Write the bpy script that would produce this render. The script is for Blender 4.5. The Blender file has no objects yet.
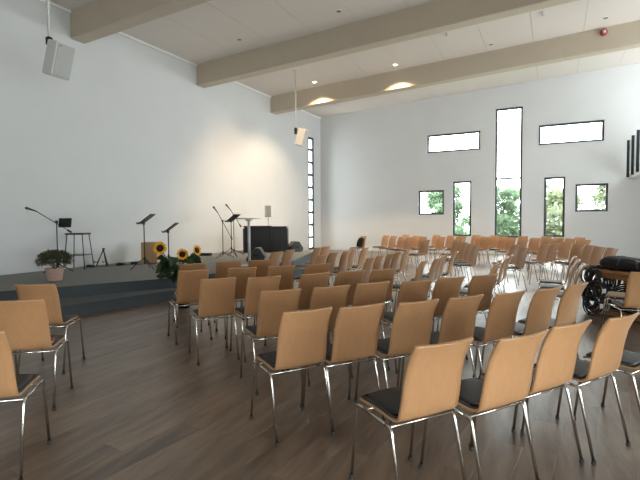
import bpy, math, random
from mathutils import Vector, Matrix
random.seed(7)
SC = bpy.context.scene
COL = SC.collection
R = math.radians

# ------------------------------------------------------------------ camera
cam_data = bpy.data.cameras.new('camera')
cam = bpy.data.objects.new('camera', cam_data)
COL.objects.link(cam)
cam_data.sensor_width = 36.0
cam_data.lens = 26.003
cam_data.clip_start = 0.05
cam_data.clip_end = 300
_r = Vector((0.892198, 0.451584, -0.007354)); _u = Vector((-0.013412, 0.042766, 0.998995)); _f = Vector((-0.451445, 0.891203, -0.044212))
cam.matrix_world = Matrix(((_r.x, _u.x, -_f.x, 0), (_r.y, _u.y, -_f.y, 0), (_r.z, _u.z, -_f.z, 1.4292), (0, 0, 0, 1)))
SC.camera = cam

# ------------------------------------------------------------------ sky and exposure
WORLD_STRENGTH = 19.0
w = bpy.data.worlds.new('overcast_sky'); SC.world = w
w.use_nodes = True
bg = w.node_tree.nodes['Background']
bg.inputs['Color'].default_value = (0.95, 0.975, 1.0, 1)
bg.inputs['Strength'].default_value = WORLD_STRENGTH
SC.view_settings.view_transform = 'Standard'
SC.view_settings.look = 'None'
SC.view_settings.gamma = 1.0
SC.view_settings.use_curve_mapping = False
SC.view_settings.exposure = -0.02
SC.cycles.max_bounces = 10
SC.cycles.diffuse_bounces = 6
SC.cycles.glossy_bounces = 4
SC.cycles.transparent_max_bounces = 12
SC.cycles.use_denoising = True
SC.cycles.sample_clamp_indirect = 8.0

# room: left wall X=XL, far wall Y=YF, right wall X=XR, back wall Y=YB
XL, XR, YB, YF = -9.9, 5.0, -4.0, 19.66
SLOPE = 0.0472
def zceil(x): return 6.22 + SLOPE * (x - XL)

# ------------------------------------------------------------------ materials
def mat(name, color, rough=0.5, metal=0.0, spec=None, noise=None, bump=None, emit=None):
    m = bpy.data.materials.new(name); m.use_nodes = True
    nt = m.node_tree; b = nt.nodes['Principled BSDF']
    b.inputs['Base Color'].default_value = (*color, 1)
    b.inputs['Roughness'].default_value = rough
    b.inputs['Metallic'].default_value = metal
    if spec is not None: b.inputs['Specular IOR Level'].default_value = spec
    if emit:
        b.inputs['Emission Color'].default_value = (*emit[0], 1); b.inputs['Emission Strength'].default_value = emit[1]
    tc = nt.nodes.new('ShaderNodeTexCoord')
    if noise:
        scale, amt = noise
        n = nt.nodes.new('ShaderNodeTexNoise'); n.inputs['Scale'].default_value = scale; n.inputs['Detail'].default_value = 4
        nt.links.new(tc.outputs['Object'], n.inputs['Vector'])
        r = nt.nodes.new('ShaderNodeValToRGB')
        r.color_ramp.elements[0].position = 0.3; r.color_ramp.elements[1].position = 0.7
        r.color_ramp.elements[0].color = (*[c * (1 - amt) for c in color], 1)
        r.color_ramp.elements[1].color = (*[min(1, c * (1 + amt)) for c in color], 1)
        nt.links.new(n.outputs['Fac'], r.inputs['Fac']); nt.links.new(r.outputs['Color'], b.inputs['Base Color'])
    if bump:
        scale, st = bump
        n2 = nt.nodes.new('ShaderNodeTexNoise'); n2.inputs['Scale'].default_value = scale
        nt.links.new(tc.outputs['Object'], n2.inputs['Vector'])
        bp = nt.nodes.new('ShaderNodeBump'); bp.inputs['Strength'].default_value = st; bp.inputs['Distance'].default_value = 0.01
        nt.links.new(n2.outputs['Fac'], bp.inputs['Height']); nt.links.new(bp.outputs['Normal'], b.inputs['Normal'])
    return m

def wood(name, c1, c2, rough, stretch=(14, 14, 1.2), vary=0.12, scale=3.0):
    m = bpy.data.materials.new(name); m.use_nodes = True
    nt = m.node_tree; b = nt.nodes['Principled BSDF']; b.inputs['Roughness'].default_value = rough
    tc = nt.nodes.new('ShaderNodeTexCoord'); mp = nt.nodes.new('ShaderNodeMapping'); mp.inputs['Scale'].default_value = stretch
    oi = nt.nodes.new('ShaderNodeObjectInfo')
    ml = nt.nodes.new('ShaderNodeMath'); ml.operation = 'MULTIPLY'; ml.inputs[1].default_value = 37.0
    nt.links.new(oi.outputs['Random'], ml.inputs[0]); nt.links.new(ml.outputs[0], mp.inputs['Location'])
    nt.links.new(tc.outputs['Object'], mp.inputs['Vector'])
    n = nt.nodes.new('ShaderNodeTexNoise'); n.inputs['Scale'].default_value = scale; n.inputs['Detail'].default_value = 6; n.inputs['Roughness'].default_value = 0.6
    nt.links.new(mp.outputs['Vector'], n.inputs['Vector'])
    rp = nt.nodes.new('ShaderNodeValToRGB'); rp.color_ramp.elements[0].position = 0.32; rp.color_ramp.elements[1].position = 0.68
    rp.color_ramp.elements[0].color = (*c1, 1); rp.color_ramp.elements[1].color = (*c2, 1)
    nt.links.new(n.outputs['Fac'], rp.inputs['Fac'])
    hs = nt.nodes.new('ShaderNodeHueSaturation')
    mr = nt.nodes.new('ShaderNodeMapRange'); mr.inputs['To Min'].default_value = 1 - vary; mr.inputs['To Max'].default_value = 1 + vary
    nt.links.new(oi.outputs['Random'], mr.inputs['Value']); nt.links.new(mr.outputs['Result'], hs.inputs['Value'])
    nt.links.new(rp.outputs['Color'], hs.inputs['Color']); nt.links.new(hs.outputs['Color'], b.inputs['Base Color'])
    return m

def floor_mat(name, angle):
    m = bpy.data.materials.new(name); m.use_nodes = True
    nt = m.node_tree; b = nt.nodes['Principled BSDF']; L = nt.links
    geo = nt.nodes.new('ShaderNodeNewGeometry')
    rot = nt.nodes.new('ShaderNodeMapping'); rot.inputs['Rotation'].default_value = (0, 0, angle)
    L.new(geo.outputs['Position'], rot.inputs['Vector'])
    at = nt.nodes.new('ShaderNodeAttribute'); at.attribute_name = 'tone'; at.attribute_type = 'GEOMETRY'
    ao = nt.nodes.new('ShaderNodeAttribute'); ao.attribute_name = 'tone'; ao.attribute_type = 'OBJECT'
    add = nt.nodes.new('ShaderNodeMath'); add.operation = 'ADD'
    L.new(at.outputs['Fac'], add.inputs[0]); L.new(ao.outputs['Fac'], add.inputs[1])
    cx = nt.nodes.new('ShaderNodeCombineXYZ'); mu = nt.nodes.new('ShaderNodeMath'); mu.operation = 'MULTIPLY'; mu.inputs[1].default_value = 60
    L.new(add.outputs[0], mu.inputs[0]); L.new(mu.outputs[0], cx.inputs['Z'])
    va = nt.nodes.new('ShaderNodeVectorMath'); va.operation = 'ADD'
    sc = nt.nodes.new('ShaderNodeVectorMath'); sc.operation = 'MULTIPLY'; sc.inputs[1].default_value = (11, 1.5, 1)
    L.new(rot.outputs['Vector'], sc.inputs[0]); L.new(sc.outputs[0], va.inputs[0]); L.new(cx.outputs[0], va.inputs[1])
    n = nt.nodes.new('ShaderNodeTexNoise'); n.inputs['Scale'].default_value = 1.0; n.inputs['Detail'].default_value = 7; n.inputs['Roughness'].default_value = 0.62
    L.new(va.outputs[0], n.inputs['Vector'])
    mixf = nt.nodes.new('ShaderNodeMath'); mixf.operation = 'MULTIPLY_ADD'; mixf.inputs[1].default_value = 0.16; 
    L.new(add.outputs[0], mixf.inputs[0])
    sb = nt.nodes.new('ShaderNodeMath'); sb.operation = 'SUBTRACT'; sb.inputs[1].default_value = 0.08
    L.new(n.outputs['Fac'], sb.inputs[0]); L.new(sb.outputs[0], mixf.inputs[2])
    rp = nt.nodes.new('ShaderNodeValToRGB'); e = rp.color_ramp.elements
    e[0].position = 0.30; e[0].color = (0.086, 0.055, 0.037, 1); e[1].position = 0.72; e[1].color = (0.262, 0.183, 0.126, 1)
    k = e.new(0.5); k.color = (0.170, 0.116, 0.079, 1)
    L.new(mixf.outputs[0], rp.inputs['Fac']); L.new(rp.outputs['Color'], b.inputs['Base Color'])
    b.inputs['Roughness'].default_value = 0.36
    b.inputs['Specular IOR Level'].default_value = 0.9
    bp = nt.nodes.new('ShaderNodeBump'); bp.inputs['Strength'].default_value = 0.03; bp.inputs['Distance'].default_value = 0.002
    L.new(n.outputs['Fac'], bp.inputs['Height']); L.new(bp.outputs['Normal'], b.inputs['Normal'])
    return m

def glass_mat(name):
    m = bpy.data.materials.new(name); m.use_nodes = True
    nt = m.node_tree; nt.nodes.remove(nt.nodes['Principled BSDF'])
    out = nt.nodes['Material Output']
    tr = nt.nodes.new('ShaderNodeBsdfTransparent'); tr.inputs['Color'].default_value = (0.93, 0.96, 0.95, 1)
    gl = nt.nodes.new('ShaderNodeBsdfGlossy'); gl.inputs['Roughness'].default_value = 0.02
    lw = nt.nodes.new('ShaderNodeLayerWeight'); lw.inputs['Blend'].default_value = 0.5
    pw = nt.nodes.new('ShaderNodeMath'); pw.operation = 'POWER'; pw.inputs[1].default_value = 4.0; nt.links.new(lw.outputs['Facing'], pw.inputs[0])
    fr = nt.nodes.new('ShaderNodeMath'); fr.operation = 'MULTIPLY_ADD'; fr.inputs[1].default_value = 0.6; fr.inputs[2].default_value = 0.008; nt.links.new(pw.outputs[0], fr.inputs[0])
    mx = nt.nodes.new('ShaderNodeMixShader')
    nt.links.new(fr.outputs[0], mx.inputs['Fac']); nt.links.new(tr.outputs[0], mx.inputs[1]); nt.links.new(gl.outputs[0], mx.inputs[2])
    nt.links.new(mx.outputs[0], out.inputs['Surface'])
    return m

FLOOR_ANG = R(6)
M = dict(
    wall=mat('white_plaster', (0.62, 0.625, 0.63), 0.85, noise=(1.5, 0.015), bump=(180, 0.08)),
    ceil=mat('ceiling_panel_white', (0.69, 0.635, 0.585), 0.85, noise=(120, 0.04)),
    ceilback=mat('ceiling_backing', (0.30, 0.29, 0.28), 0.9),
    trim=mat('white_trim_paint', (0.80, 0.80, 0.78), 0.5),
    beam=mat('beige_beam_paint', (0.51, 0.44, 0.345), 0.6, noise=(2.0, 0.03), bump=(60, 0.05)),
    frame=mat('anthracite_frame', (0.05, 0.058, 0.066), 0.4),
    railm=mat('dark_steel_rail', (0.02, 0.023, 0.027), 0.45, metal=0.3),
    glass=glass_mat('window_glass'),
    floor=floor_mat('oak_laminate', -FLOOR_ANG),
    sub=mat('subfloor_dark', (0.05, 0.038, 0.03), 0.9),
    beech=wood('beech_plywood', (0.425, 0.222, 0.104), (0.460, 0.248, 0.118), 0.34, stretch=(16, 16, 1.1), vary=0.06),
    ply=wood('plywood_edge', (0.33, 0.18, 0.08), (0.42, 0.25, 0.12), 0.5),
    pad=mat('charcoal_upholstery', (0.018, 0.019, 0.021), 0.55, noise=(400, 0.25), bump=(900, 0.1)),
    beige=mat('beige_upholstery', (0.42, 0.32, 0.20), 0.85, noise=(300, 0.15)),
    chrome=mat('chrome_tube', (0.66, 0.63, 0.58), 0.22, metal=1.0),
    rubber=mat('black_rubber', (0.02, 0.02, 0.02), 0.7),
    carpet=mat('grey_stage_carpet', (0.20, 0.205, 0.195), 0.95, noise=(260, 0.22), bump=(700, 0.35)),
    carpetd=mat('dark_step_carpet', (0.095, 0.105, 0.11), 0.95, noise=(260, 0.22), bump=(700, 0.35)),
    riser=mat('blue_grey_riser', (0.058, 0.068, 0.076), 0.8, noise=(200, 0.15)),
    nosing=mat('stage_edge_trim', (0.05, 0.056, 0.06), 0.6),
    blackm=mat('black_metal', (0.014, 0.014, 0.016), 0.4, metal=0.2),
    blackp=mat('black_lacquer', (0.010, 0.010, 0.011), 0.35, noise=(30, 0.3)),
    blackc=mat('black_cloth', (0.012, 0.012, 0.014), 0.9, noise=(90, 0.4), bump=(300, 0.3)),
    darkgrey=mat('dark_grey_laminate', (0.045, 0.048, 0.052), 0.55, noise=(80, 0.2)),
    grille=mat('speaker_grille', (0.40, 0.40, 0.385), 0.7, noise=(500, 0.2)),
    spkw=mat('speaker_white', (0.62, 0.62, 0.60), 0.5),
    tgrey=mat('table_grey', (0.55, 0.56, 0.56), 0.35),
    terra=mat('pale_terracotta', (0.62, 0.40, 0.33), 0.8, noise=(20, 0.08)),
    soil=mat('potting_soil', (0.03, 0.02, 0.014), 0.95, noise=(80, 0.3)),
    leafd=mat('shrub_leaf', (0.075, 0.095, 0.045), 0.5, noise=(9, 0.45)),
    leafr=mat('reddish_leaf', (0.20, 0.075, 0.06), 0.5, noise=(9, 0.3)),
    leafs=mat('sunflower_leaf', (0.022, 0.062, 0.018), 0.55, noise=(12, 0.35)),
    petal=mat('sunflower_petal', (0.85, 0.42, 0.012), 0.55, noise=(25, 0.2)),
    disc=mat('sunflower_disc', (0.035, 0.014, 0.006), 0.9, noise=(150, 0.5), bump=(300, 0.8)),
    tablew=wood('table_wood', (0.30, 0.135, 0.05), (0.42, 0.21, 0.09), 0.45, stretch=(1.2, 14, 14)),
    cajonw=wood('cajon_birch', (0.40, 0.24, 0.12), (0.50, 0.32, 0.17), 0.5),
    bark=mat('tree_bark', (0.10, 0.075, 0.055), 0.9, noise=(12, 0.3)),
    tree1=mat('garden_leaf_deep', (0.20, 0.27, 0.18), 0.6, noise=(2.5, 0.4)),
    tree2=mat('garden_leaf_fresh', (0.28, 0.31, 0.20), 0.6, noise=(2.5, 0.4)),
    grass=mat('lawn', (0.07, 0.12, 0.035), 0.9, noise=(1.0, 0.3)),
    red=mat('alarm_red', (0.35, 0.05, 0.035), 0.5),
    redbook=mat('red_booklet', (0.42, 0.03, 0.03), 0.5),
    paper=mat('sheet_paper', (0.62, 0.62, 0.60), 0.8),
    lamp=mat('lamp_glow', (1, 0.9, 0.75), 0.5, emit=((1.0, 0.86, 0.66), 14.0)),
    lampoff=mat('lamp_lens_unlit', (0.16, 0.155, 0.15), 0.3),
    silver=mat('silver_plastic', (0.55, 0.55, 0.55), 0.4, metal=0.5),
)

# ------------------------------------------------------------------ mesh builder
class MB:
    def __init__(s): s.v = []; s.f = []
    def add(s, vs, fs):
        o = len(s.v); s.v += [tuple(v) for v in vs]; s.f += [tuple(i + o for i in f) for f in fs]; return s
    def box(s, c, d, rz=0.0, mtx=None):
        x, y, z = d[0] / 2, d[1] / 2, d[2] / 2
        vs = [Vector((a * x, b * y, e * z)) for e in (-1, 1) for b in (-1, 1) for a in (-1, 1)]
        m = mtx if mtx is not None else Matrix.Rotation(rz, 3, 'Z')
        vs = [m @ v + Vector(c) for v in vs]
        return s.add(vs, [(0, 2, 3, 1), (4, 5, 7, 6), (0, 1, 5, 4), (2, 6, 7, 3), (0, 4, 6, 2), (1, 3, 7, 5)])
    def bbox(s, c, d, b=0.01, rz=0.0, mtx=None):
        # box with chamfered edges
        x, y, z = d[0] / 2, d[1] / 2, d[2] / 2
        b = min(b, x * .9, y * .9, z * .9)
        m = mtx if mtx is not None else Matrix.Rotation(rz, 3, 'Z')
        rings = []
        def ring(ix, iy, zz):
            bb = b
            return [(-ix + bb, -iy, zz), (ix - bb, -iy, zz), (ix, -iy + bb, zz), (ix, iy - bb, zz), (ix - bb, iy, zz), (-ix + bb, iy, zz), (-ix, iy - bb, zz), (-ix, -iy + bb, zz)]
        prof = [ring(x - b * .8, y - b * .8, -z), ring(x, y, -z + b), ring(x, y, z - b), ring(x - b * .8, y - b * .8, z)]
        vs = [m @ Vector(p) + Vector(c) for r_ in prof for p in r_]
        fs = []
        for k in range(3):
            for i in range(8): fs.append((k * 8 + i, k * 8 + (i + 1) % 8, (k + 1) * 8 + (i + 1) % 8, (k + 1) * 8 + i))
        fs.append(tuple(range(7, -1, -1))); fs.append(tuple(range(24, 32)))
        return s.add(vs, fs)
    def tube(s, pts, r, n=8, closed=False):
        P = [Vector(p) for p in pts]; k = len(P)
        rr = r if isinstance(r, (list, tuple)) else [r] * k
        vs = []; prev = None
        for i in range(k):
            if closed: t = (P[(i + 1) % k] - P[i - 1])
            else: t = P[min(i + 1, k - 1)] - P[max(i - 1, 0)]
            t.normalize()
            if prev is None:
                a = Vector((0, 0, 1)) if abs(t.z) < .9 else Vector((1, 0, 0))
                u = t.cross(a).normalized()
            else:
                u = (prev - t * prev.dot(t)).normalized()
            prev = u; v = t.cross(u)
            for j in range(n):
                q = 2 * math.pi * j / n
                vs.append(P[i] + (u * math.cos(q) + v * math.sin(q)) * rr[i])
        fs = []
        for i in range(k if closed else k - 1):
            i2 = (i + 1) % k
            for j in range(n): fs.append((i * n + j, i * n + (j + 1) % n, i2 * n + (j + 1) % n, i2 * n + j))
        if not closed: fs.append(tuple(range(n - 1, -1, -1))); fs.append(tuple((k - 1) * n + j for j in range(n)))
        return s.add(vs, fs)
    def lathe(s, prof, c=(0, 0, 0), n=20):
        vs = []; c = Vector(c)
        for r_, z in prof:
            for j in range(n):
                q = 2 * math.pi * j / n; vs.append(c + Vector((r_ * math.cos(q), r_ * math.sin(q), z)))
        fs = []
        for i in range(len(prof) - 1):
            for j in range(n): fs.append((i * n + j, i * n + (j + 1) % n, (i + 1) * n + (j + 1) % n, (i + 1) * n + j))
        fs.append(tuple(range(n - 1, -1, -1))); fs.append(tuple((len(prof) - 1) * n + j for j in range(n)))
        return s.add(vs, fs)
    def prism(s, poly, z0, z1):
        n = len(poly)
        vs = [(x, y, z0) for x, y in poly] + [(x, y, z1) for x, y in poly]
        fs = [tuple(range(n - 1, -1, -1)), tuple(range(n, 2 * n))] + [(i, (i + 1) % n, n + (i + 1) % n, n + i) for i in range(n)]
        return s.add(vs, fs)
    def mesh(s, name, m, smooth=False):
        me = bpy.data.meshes.new(name); me.from_pydata(s.v, [], s.f); me.validate()
        me.materials.append(m)
        if smooth:
            me.polygons.foreach_set('use_smooth', [len(p.vertices) <= 4 for p in me.polygons])
        me.update(); return me
    def build(s, name, m, parent=None, smooth=False, loc=(0, 0, 0), rz=0.0):
        return put(name, s.mesh(name, m, smooth), parent, loc, rz)

def put(name, mesh, parent=None, loc=(0, 0, 0), rz=0.0):
    o = bpy.data.objects.new(name, mesh); COL.objects.link(o)
    o.location = loc; o.rotation_euler = (0, 0, rz)
    if parent is not None: o.parent = parent
    return o
def empty(name, loc=(0, 0, 0), rz=0.0, parent=None):
    o = put(name, None, parent, loc, rz); o.empty_display_size = 0.1; return o
def tag(o, label, cat, group=None):
    o['label'] = label; o['category'] = cat
    if group: o['group'] = group
    return o
def struct(o, label=None):
    o['kind'] = 'structure'
    if label: o['label'] = label
    return o
def smooth_path(pts, r=0.04, n=5):
    P = [Vector(p) for p in pts]; out = [P[0]]
    for i in range(1, len(P) - 1):
        a = (P[i - 1] - P[i]); b = (P[i + 1] - P[i])
        ra = min(r, a.length * .45, b.length * .45)
        s_, e_ = P[i] + a.normalized() * ra, P[i] + b.normalized() * ra
        for k in range(n + 1):
            t = k / n; out.append((s_ * (1 - t) + P[i] * t) * (1 - t) + (P[i] * (1 - t) + e_ * t) * t)
    out.append(P[-1]); return out

# ================================================================== SETTING
def holed_wall(mb, axis, plane, thick, a0, a1, z0, z1, holes):
    # wall in plane axis=const; a = the other horizontal axis; solid cells around the openings
    A = sorted(set([a0, a1] + [h for q in holes for h in q[:2]])); Z = sorted(set([z0, z1] + [h for q in holes for h in q[2:]]))
    for i in range(len(A) - 1):
        run = None
        for j in range(len(Z)):
            solid = False
            if j < len(Z) - 1:
                ca, cz = (A[i] + A[i + 1]) / 2, (Z[j] + Z[j + 1]) / 2
                solid = not any(h[0] < ca < h[1] and h[2] < cz < h[3] for h in holes)
            if solid and run is None: run = Z[j]
            if not solid and run is not None:
                c = ((A[i] + A[i + 1]) / 2, plane + thick / 2, (run + Z[j]) / 2); d = (A[i + 1] - A[i], abs(thick), Z[j] - run)
                if axis == 'x': c = (c[1], c[0], c[2]); d = (d[1], d[0], d[2])
                mb.box(c, d); run = None
    return mb

WIN = dict(  # far wall: x0, x1, z0, z1, mullion heights
    upper_left=(-4.85, -2.70, 4.20, 4.96, []), upper_right=(-0.57, 1.57, 4.20, 4.96, []),
    tall=(-2.13, -1.14, 0.66, 5.75, [3.0]),
    square_left=(-5.22, -4.13, 1.60, 2.63, []), square_right=(0.69, 1.73, 1.65, 2.67, []),
    narrow_left=(-3.77, -3.03, 0.70, 2.96, []), narrow_right=(-0.36, 0.35, 0.70, 2.97, []))
T = 0.30
wall_far = struct(holed_wall(MB(), 'y', YF, T, XL - T, XR + T, -0.1, 7.3, [v[:4] for v in WIN.values()]).build('wall_far', M['wall']), 'tall white plastered wall with narrow windows forming a cross')
SLOT = (18.40, 18.98, 0.06, 5.16)
wall_left = struct(holed_wall(MB(), 'x', XL, -T, YB - T, YF, -0.1, 6.4, [SLOT]).build('wall_left', M['wall']), 'plain white stage wall with a slot window near the corner')
RWIN_ADDED = [(y, y + 3.0, 0.05, 2.0) for y in (-3.5, -0.2, 9.7, 13.0)] + [(y, y + 3.0, 4.7, 6.4) for y in (13.0, 16.3)]  # assumed openings out of view, added to light the room from the right
wall_right = struct(holed_wall(MB(), 'x', XR, T, YB - T, YF, -0.1, 7.3, RWIN_ADDED).build('wall_right', M['wall']), 'white wall at the right with added unseen windows')
BWIN_ADDED = [(-0.6, 1.2, 0.05, 2.2)]  # assumed opening behind the camera, added to bring in more daylight
wall_back = struct(holed_wall(MB(), 'y', YB, -T, XL - T, XR + T, -0.1, 7.3, BWIN_ADDED).build('wall_back', M['wall']), 'white wall behind the camera')

_wn = [0]
def window(axis, plane, a0, a1, z0, z1, mull, label, fw=0.05, cols=1, fd=0.06):
    _wn[0] += 1
    mid_a, mid_z = (a0 + a1) / 2, (z0 + z1) / 2
    wn = struct(empty('window_%d' % _wn[0], (mid_a, plane, z0) if axis == 'y' else (plane, mid_a, z0)), label)
    def bx(mb, ca, cz, da, dz, dd=fd):
        if axis == 'y': mb.box((ca - mid_a, 0, cz - z0), (da, dd, dz))
        else: mb.box((0, ca - mid_a, cz - z0), (dd, da, dz))
        return mb
    fr = MB()
    bx(fr, a0 + fw / 2, mid_z, fw, z1 - z0); bx(fr, a1 - fw / 2, mid_z, fw, z1 - z0)
    bx(fr, mid_a, z0 + fw / 2, a1 - a0 - 2 * fw, fw); bx(fr, mid_a, z1 - fw / 2, a1 - a0 - 2 * fw, fw)
    fr.build('window_frame', M['frame'], wn)
    zs = [z0 + fw] + list(mull) + [z1 - fw]
    for k in mull: bx(MB(), mid_a, k, a1 - a0 - 2 * fw, fw, fd * .9).build('mullion', M['frame'], wn)
    aw = (a1 - a0 - 2 * fw) / cols
    for c in range(1, cols): bx(MB(), a0 + fw + aw * c, mid_z, fw, z1 - z0 - 2 * fw, fd * .9).build('mullion', M['frame'], wn)
    for i in range(len(zs) - 1):
        for c in range(cols):
            bx(MB(), a0 + fw + aw * (c + .5), (zs[i] + zs[i + 1]) / 2, aw - .004, zs[i + 1] - zs[i] - .004, 0.012).build('pane', M['glass'], wn)
    return wn
wl = dict(upper_left='wide upper window left of the tall window', upper_right='wide upper window right of the tall window', tall='tall window at the centre of the cross',
          square_left='small square window at the far left', square_right='small square window at the right', narrow_left='narrow upright window left of the tall one', narrow_right='narrow upright window right of the tall one')
for k, v in WIN.items(): window('y', YF + 0.10, *v[:4], v[4], wl[k], fw=0.075)
window('x', XL - 0.04, *SLOT, [0.06 + 5.1 * k / 9 for k in range(1, 9)], 'ladder-like slot window beside the room corner', fw=0.10, fd=0.05)
for v in RWIN_ADDED: window('x', XR + 0.16, *v, [], 'large unseen window added to the right wall for daylight', cols=3)
for v in BWIN_ADDED: window('y', YB - 0.16, *v, [], 'unseen window added to the back wall for daylight', cols=3)

def portal(loc, rot, sx, sy):
    l = bpy.data.lights.new('daylight_portal', 'AREA'); l.shape = 'RECTANGLE'; l.size = sx; l.size_y = sy; l.cycles.is_portal = True
    o = bpy.data.objects.new('daylight_portal', l); COL.objects.link(o); o.location = loc; o.rotation_euler = rot
for v in WIN.values(): portal(((v[0] + v[1]) / 2, YF + T + .02, (v[2] + v[3]) / 2), (R(-90), 0, 0), v[1] - v[0], v[3] - v[2])
for v in RWIN_ADDED: portal((XR + T + .02, (v[0] + v[1]) / 2, (v[2] + v[3]) / 2), (0, R(90), 0), v[3] - v[2], v[1] - v[0])
portal((XL - T - .02, 18.69, 2.6), (0, R(-90), 0), 5.1, .58)
for v in BWIN_ADDED: portal(((v[0] + v[1]) / 2, YB - T - .02, (v[2] + v[3]) / 2), (R(90), 0, 0), v[1] - v[0], v[3] - v[2])

# floor: subfloor slab plus laminate planks
floor = struct(MB().box(((XL + XR) / 2, (YB + YF) / 2, -0.06), (XR - XL + 2 * T, YF - YB + 2 * T, 0.10)).build('floor', M['sub']), 'grey-brown wood laminate floor')
PW, PL, GAP = 0.19, 1.28, 0.0007
ca, sa = math.cos(-FLOOR_ANG), math.sin(-FLOOR_ANG)   # local (u across, v along); planks run towards the far wall, turned 6 degrees
def w2(u, v): return (u * ca - v * sa, u * sa + v * ca)
cand = []
for i in range(-90, 70):
    off = (i * 0.37) % 1.0
    for j in range(-12, 22):
        u, v = i * PW, (j + off) * PL
        x, y = w2(u, v)
        if not (XL - .05 < x < XR + .05 and YB - .3 < y < YF + .4): continue
        d = Vector((x, y, -1.4292)); dep = d.dot(_f)
        if dep > 0.6:
            sx, sy = d.dot(_r) / dep, d.dot(_u) / dep
            vis = abs(sx) < .75 and -0.62 < sy < .2
        else: vis = False
        hidden = x < -6.6
        cand.append((dep if vis and not hidden else 1e3 + abs(dep), u, v))
cand.sort()
def plank_mb(u, v, world):
    mb = MB(); b = 0.0005
    x0, x1, y0, y1 = -PW / 2 + GAP / 2, PW / 2 - GAP / 2, -PL / 2 + GAP / 2, PL / 2 - GAP / 2
    vs = [(x0, y0, -.009), (x1, y0, -.009), (x1, y1, -.009), (x0, y1, -.009), (x0, y0, -b), (x1, y0, -b), (x1, y1, -b), (x0, y1, -b), (x0 + b, y0 + b, 0), (x1 - b, y0 + b, 0), (x1 - b, y1 - b, 0), (x0 + b, y1 - b, 0)]
    if world: vs = [(*w2(u + q[0], v + q[1]), q[2]) for q in vs]
    return mb.add(vs, [(0, 1, 5, 4), (1, 2, 6, 5), (2, 3, 7, 6), (3, 0, 4, 7), (4, 5, 9, 8), (5, 6, 10, 9), (6, 7, 11, 10), (7, 4, 8, 11), (8, 9, 10, 11)])
pm = plank_mb(0, 0, False).mesh('plank', M['floor'])
rest = MB(); tones = []
for k, (dd, u, v) in enumerate(cand):
    t = random.random()
    if k < 300:
        o = put('plank', pm, floor, (*w2(u, v), 0.0), -FLOOR_ANG); o['tone'] = t
    else:
        q = plank_mb(u, v, True); rest.add(q.v, q.f); tones += [t] * 9
ro = rest.build('floor_planking', M['floor'], floor); ro['kind'] = 'stuff'
at = ro.data.attributes.new('tone', 'FLOAT', 'FACE'); at.data.foreach_set('value', tones)

# ceiling: backing slab, acoustic panels, beams
def sloped(mb, x0, x1, y0, y1, zlo, zhi):   # zlo / zhi are offsets from the ceiling plane
    vs = [(x, y, zceil(x) + z) for z in (zlo, zhi) for y in (y0, y1) for x in (x0, x1)]
    return mb.add(vs, [(0, 2, 3, 1), (4, 5, 7, 6), (0, 1, 5, 4), (2, 6, 7, 3), (0, 4, 6, 2), (1, 3, 7, 5)])
ceiling = struct(sloped(MB(), XL - T, XR + T, YB - T, YF + T, 0.02, 0.2).build('ceiling', M['ceilback']), 'gently sloping white panelled ceiling')
BEAMS = [-1.33, 2.85, 7.03, 11.20, 15.37]; BW = 0.36
ys = [YB] + [v for b in BEAMS for v in (b, b + BW)] + [YF]
seams = [XL] + [-0.62 + 1.29 * k for k in range(-7, 6) if XL + .3 < -0.62 + 1.29 * k < XR - .3] + [XR]
for bi in range(0, len(ys), 2):
    for i in range(len(seams) - 1):
        sloped(MB(), seams[i] + .004, seams[i + 1] - .004, ys[bi], ys[bi + 1], 0.0, 0.018).build('panel', M['ceil'], ceiling)
for b in BEAMS:
    mb = MB()
    x0, x1, c = XL, XR, 0.02
    prof = [(b, 0.02), (b, -.63 + c), (b + c, -.63), (b + BW - c, -.63), (b + BW, -.63 + c), (b + BW, 0.02)]
    vs = [(x, y, zceil(x) + z) for x in (x0, x1) for y, z in prof]; n = len(prof)
    mb.add(vs, [tuple(range(n)), tuple(range(2 * n - 1, n - 1, -1))] + [(i, n + i, n + (i + 1) % n, (i + 1) % n) for i in range(n)])
    struct(mb.build('trim_%d' % (BEAMS.index(b) + 1), M['beam']), 'beige painted ceiling beam')
tn = [len(BEAMS)]
for bi in range(0, len(ys), 2):   # white shadow trim between stage wall and ceiling
    tn[0] += 1
    struct(MB().box((XL + .02, (ys[bi] + ys[bi + 1]) / 2, zceil(XL) - .03), (.04, ys[bi + 1] - ys[bi], .06)).build('trim_%d' % tn[0], M['trim']), 'white strip between stage wall and ceiling')

# stage: platform and step with dark edge trims
TOPE = [(-9.88, 0.30), (-7.45, 4.30), (-6.34, 6.37), (-6.05, 7.4), (-6.05, 10.4), (-7.25, 13.9), (-9.88, 15.0)]
STEPE = [(-9.88, -0.9), (-7.15, 0.6), (-6.46, 4.28), (-6.08, 6.15), (-5.72, 7.4), (-5.72, 10.5), (-6.95, 14.2), (-9.88, 15.4)]
stage = struct(empty('stage', (0, 0, 0)), 'low grey carpeted stage with one step along the white wall')
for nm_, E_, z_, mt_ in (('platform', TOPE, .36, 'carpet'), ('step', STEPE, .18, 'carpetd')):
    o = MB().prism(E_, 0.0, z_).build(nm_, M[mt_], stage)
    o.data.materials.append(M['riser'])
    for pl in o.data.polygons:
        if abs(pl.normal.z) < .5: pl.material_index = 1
for E_, z in ((TOPE, .36), (STEPE, .18)):
    for i in range(len(E_) - 1):
        a, b = Vector((*E_[i], z - .012)), Vector((*E_[i + 1], z - .012)); d = b - a
        MB().box((a + b) / 2, (d.length, .02, .03), math.atan2(d.y, d.x)).build('edge_strip', M['nosing'], stage)

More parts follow.
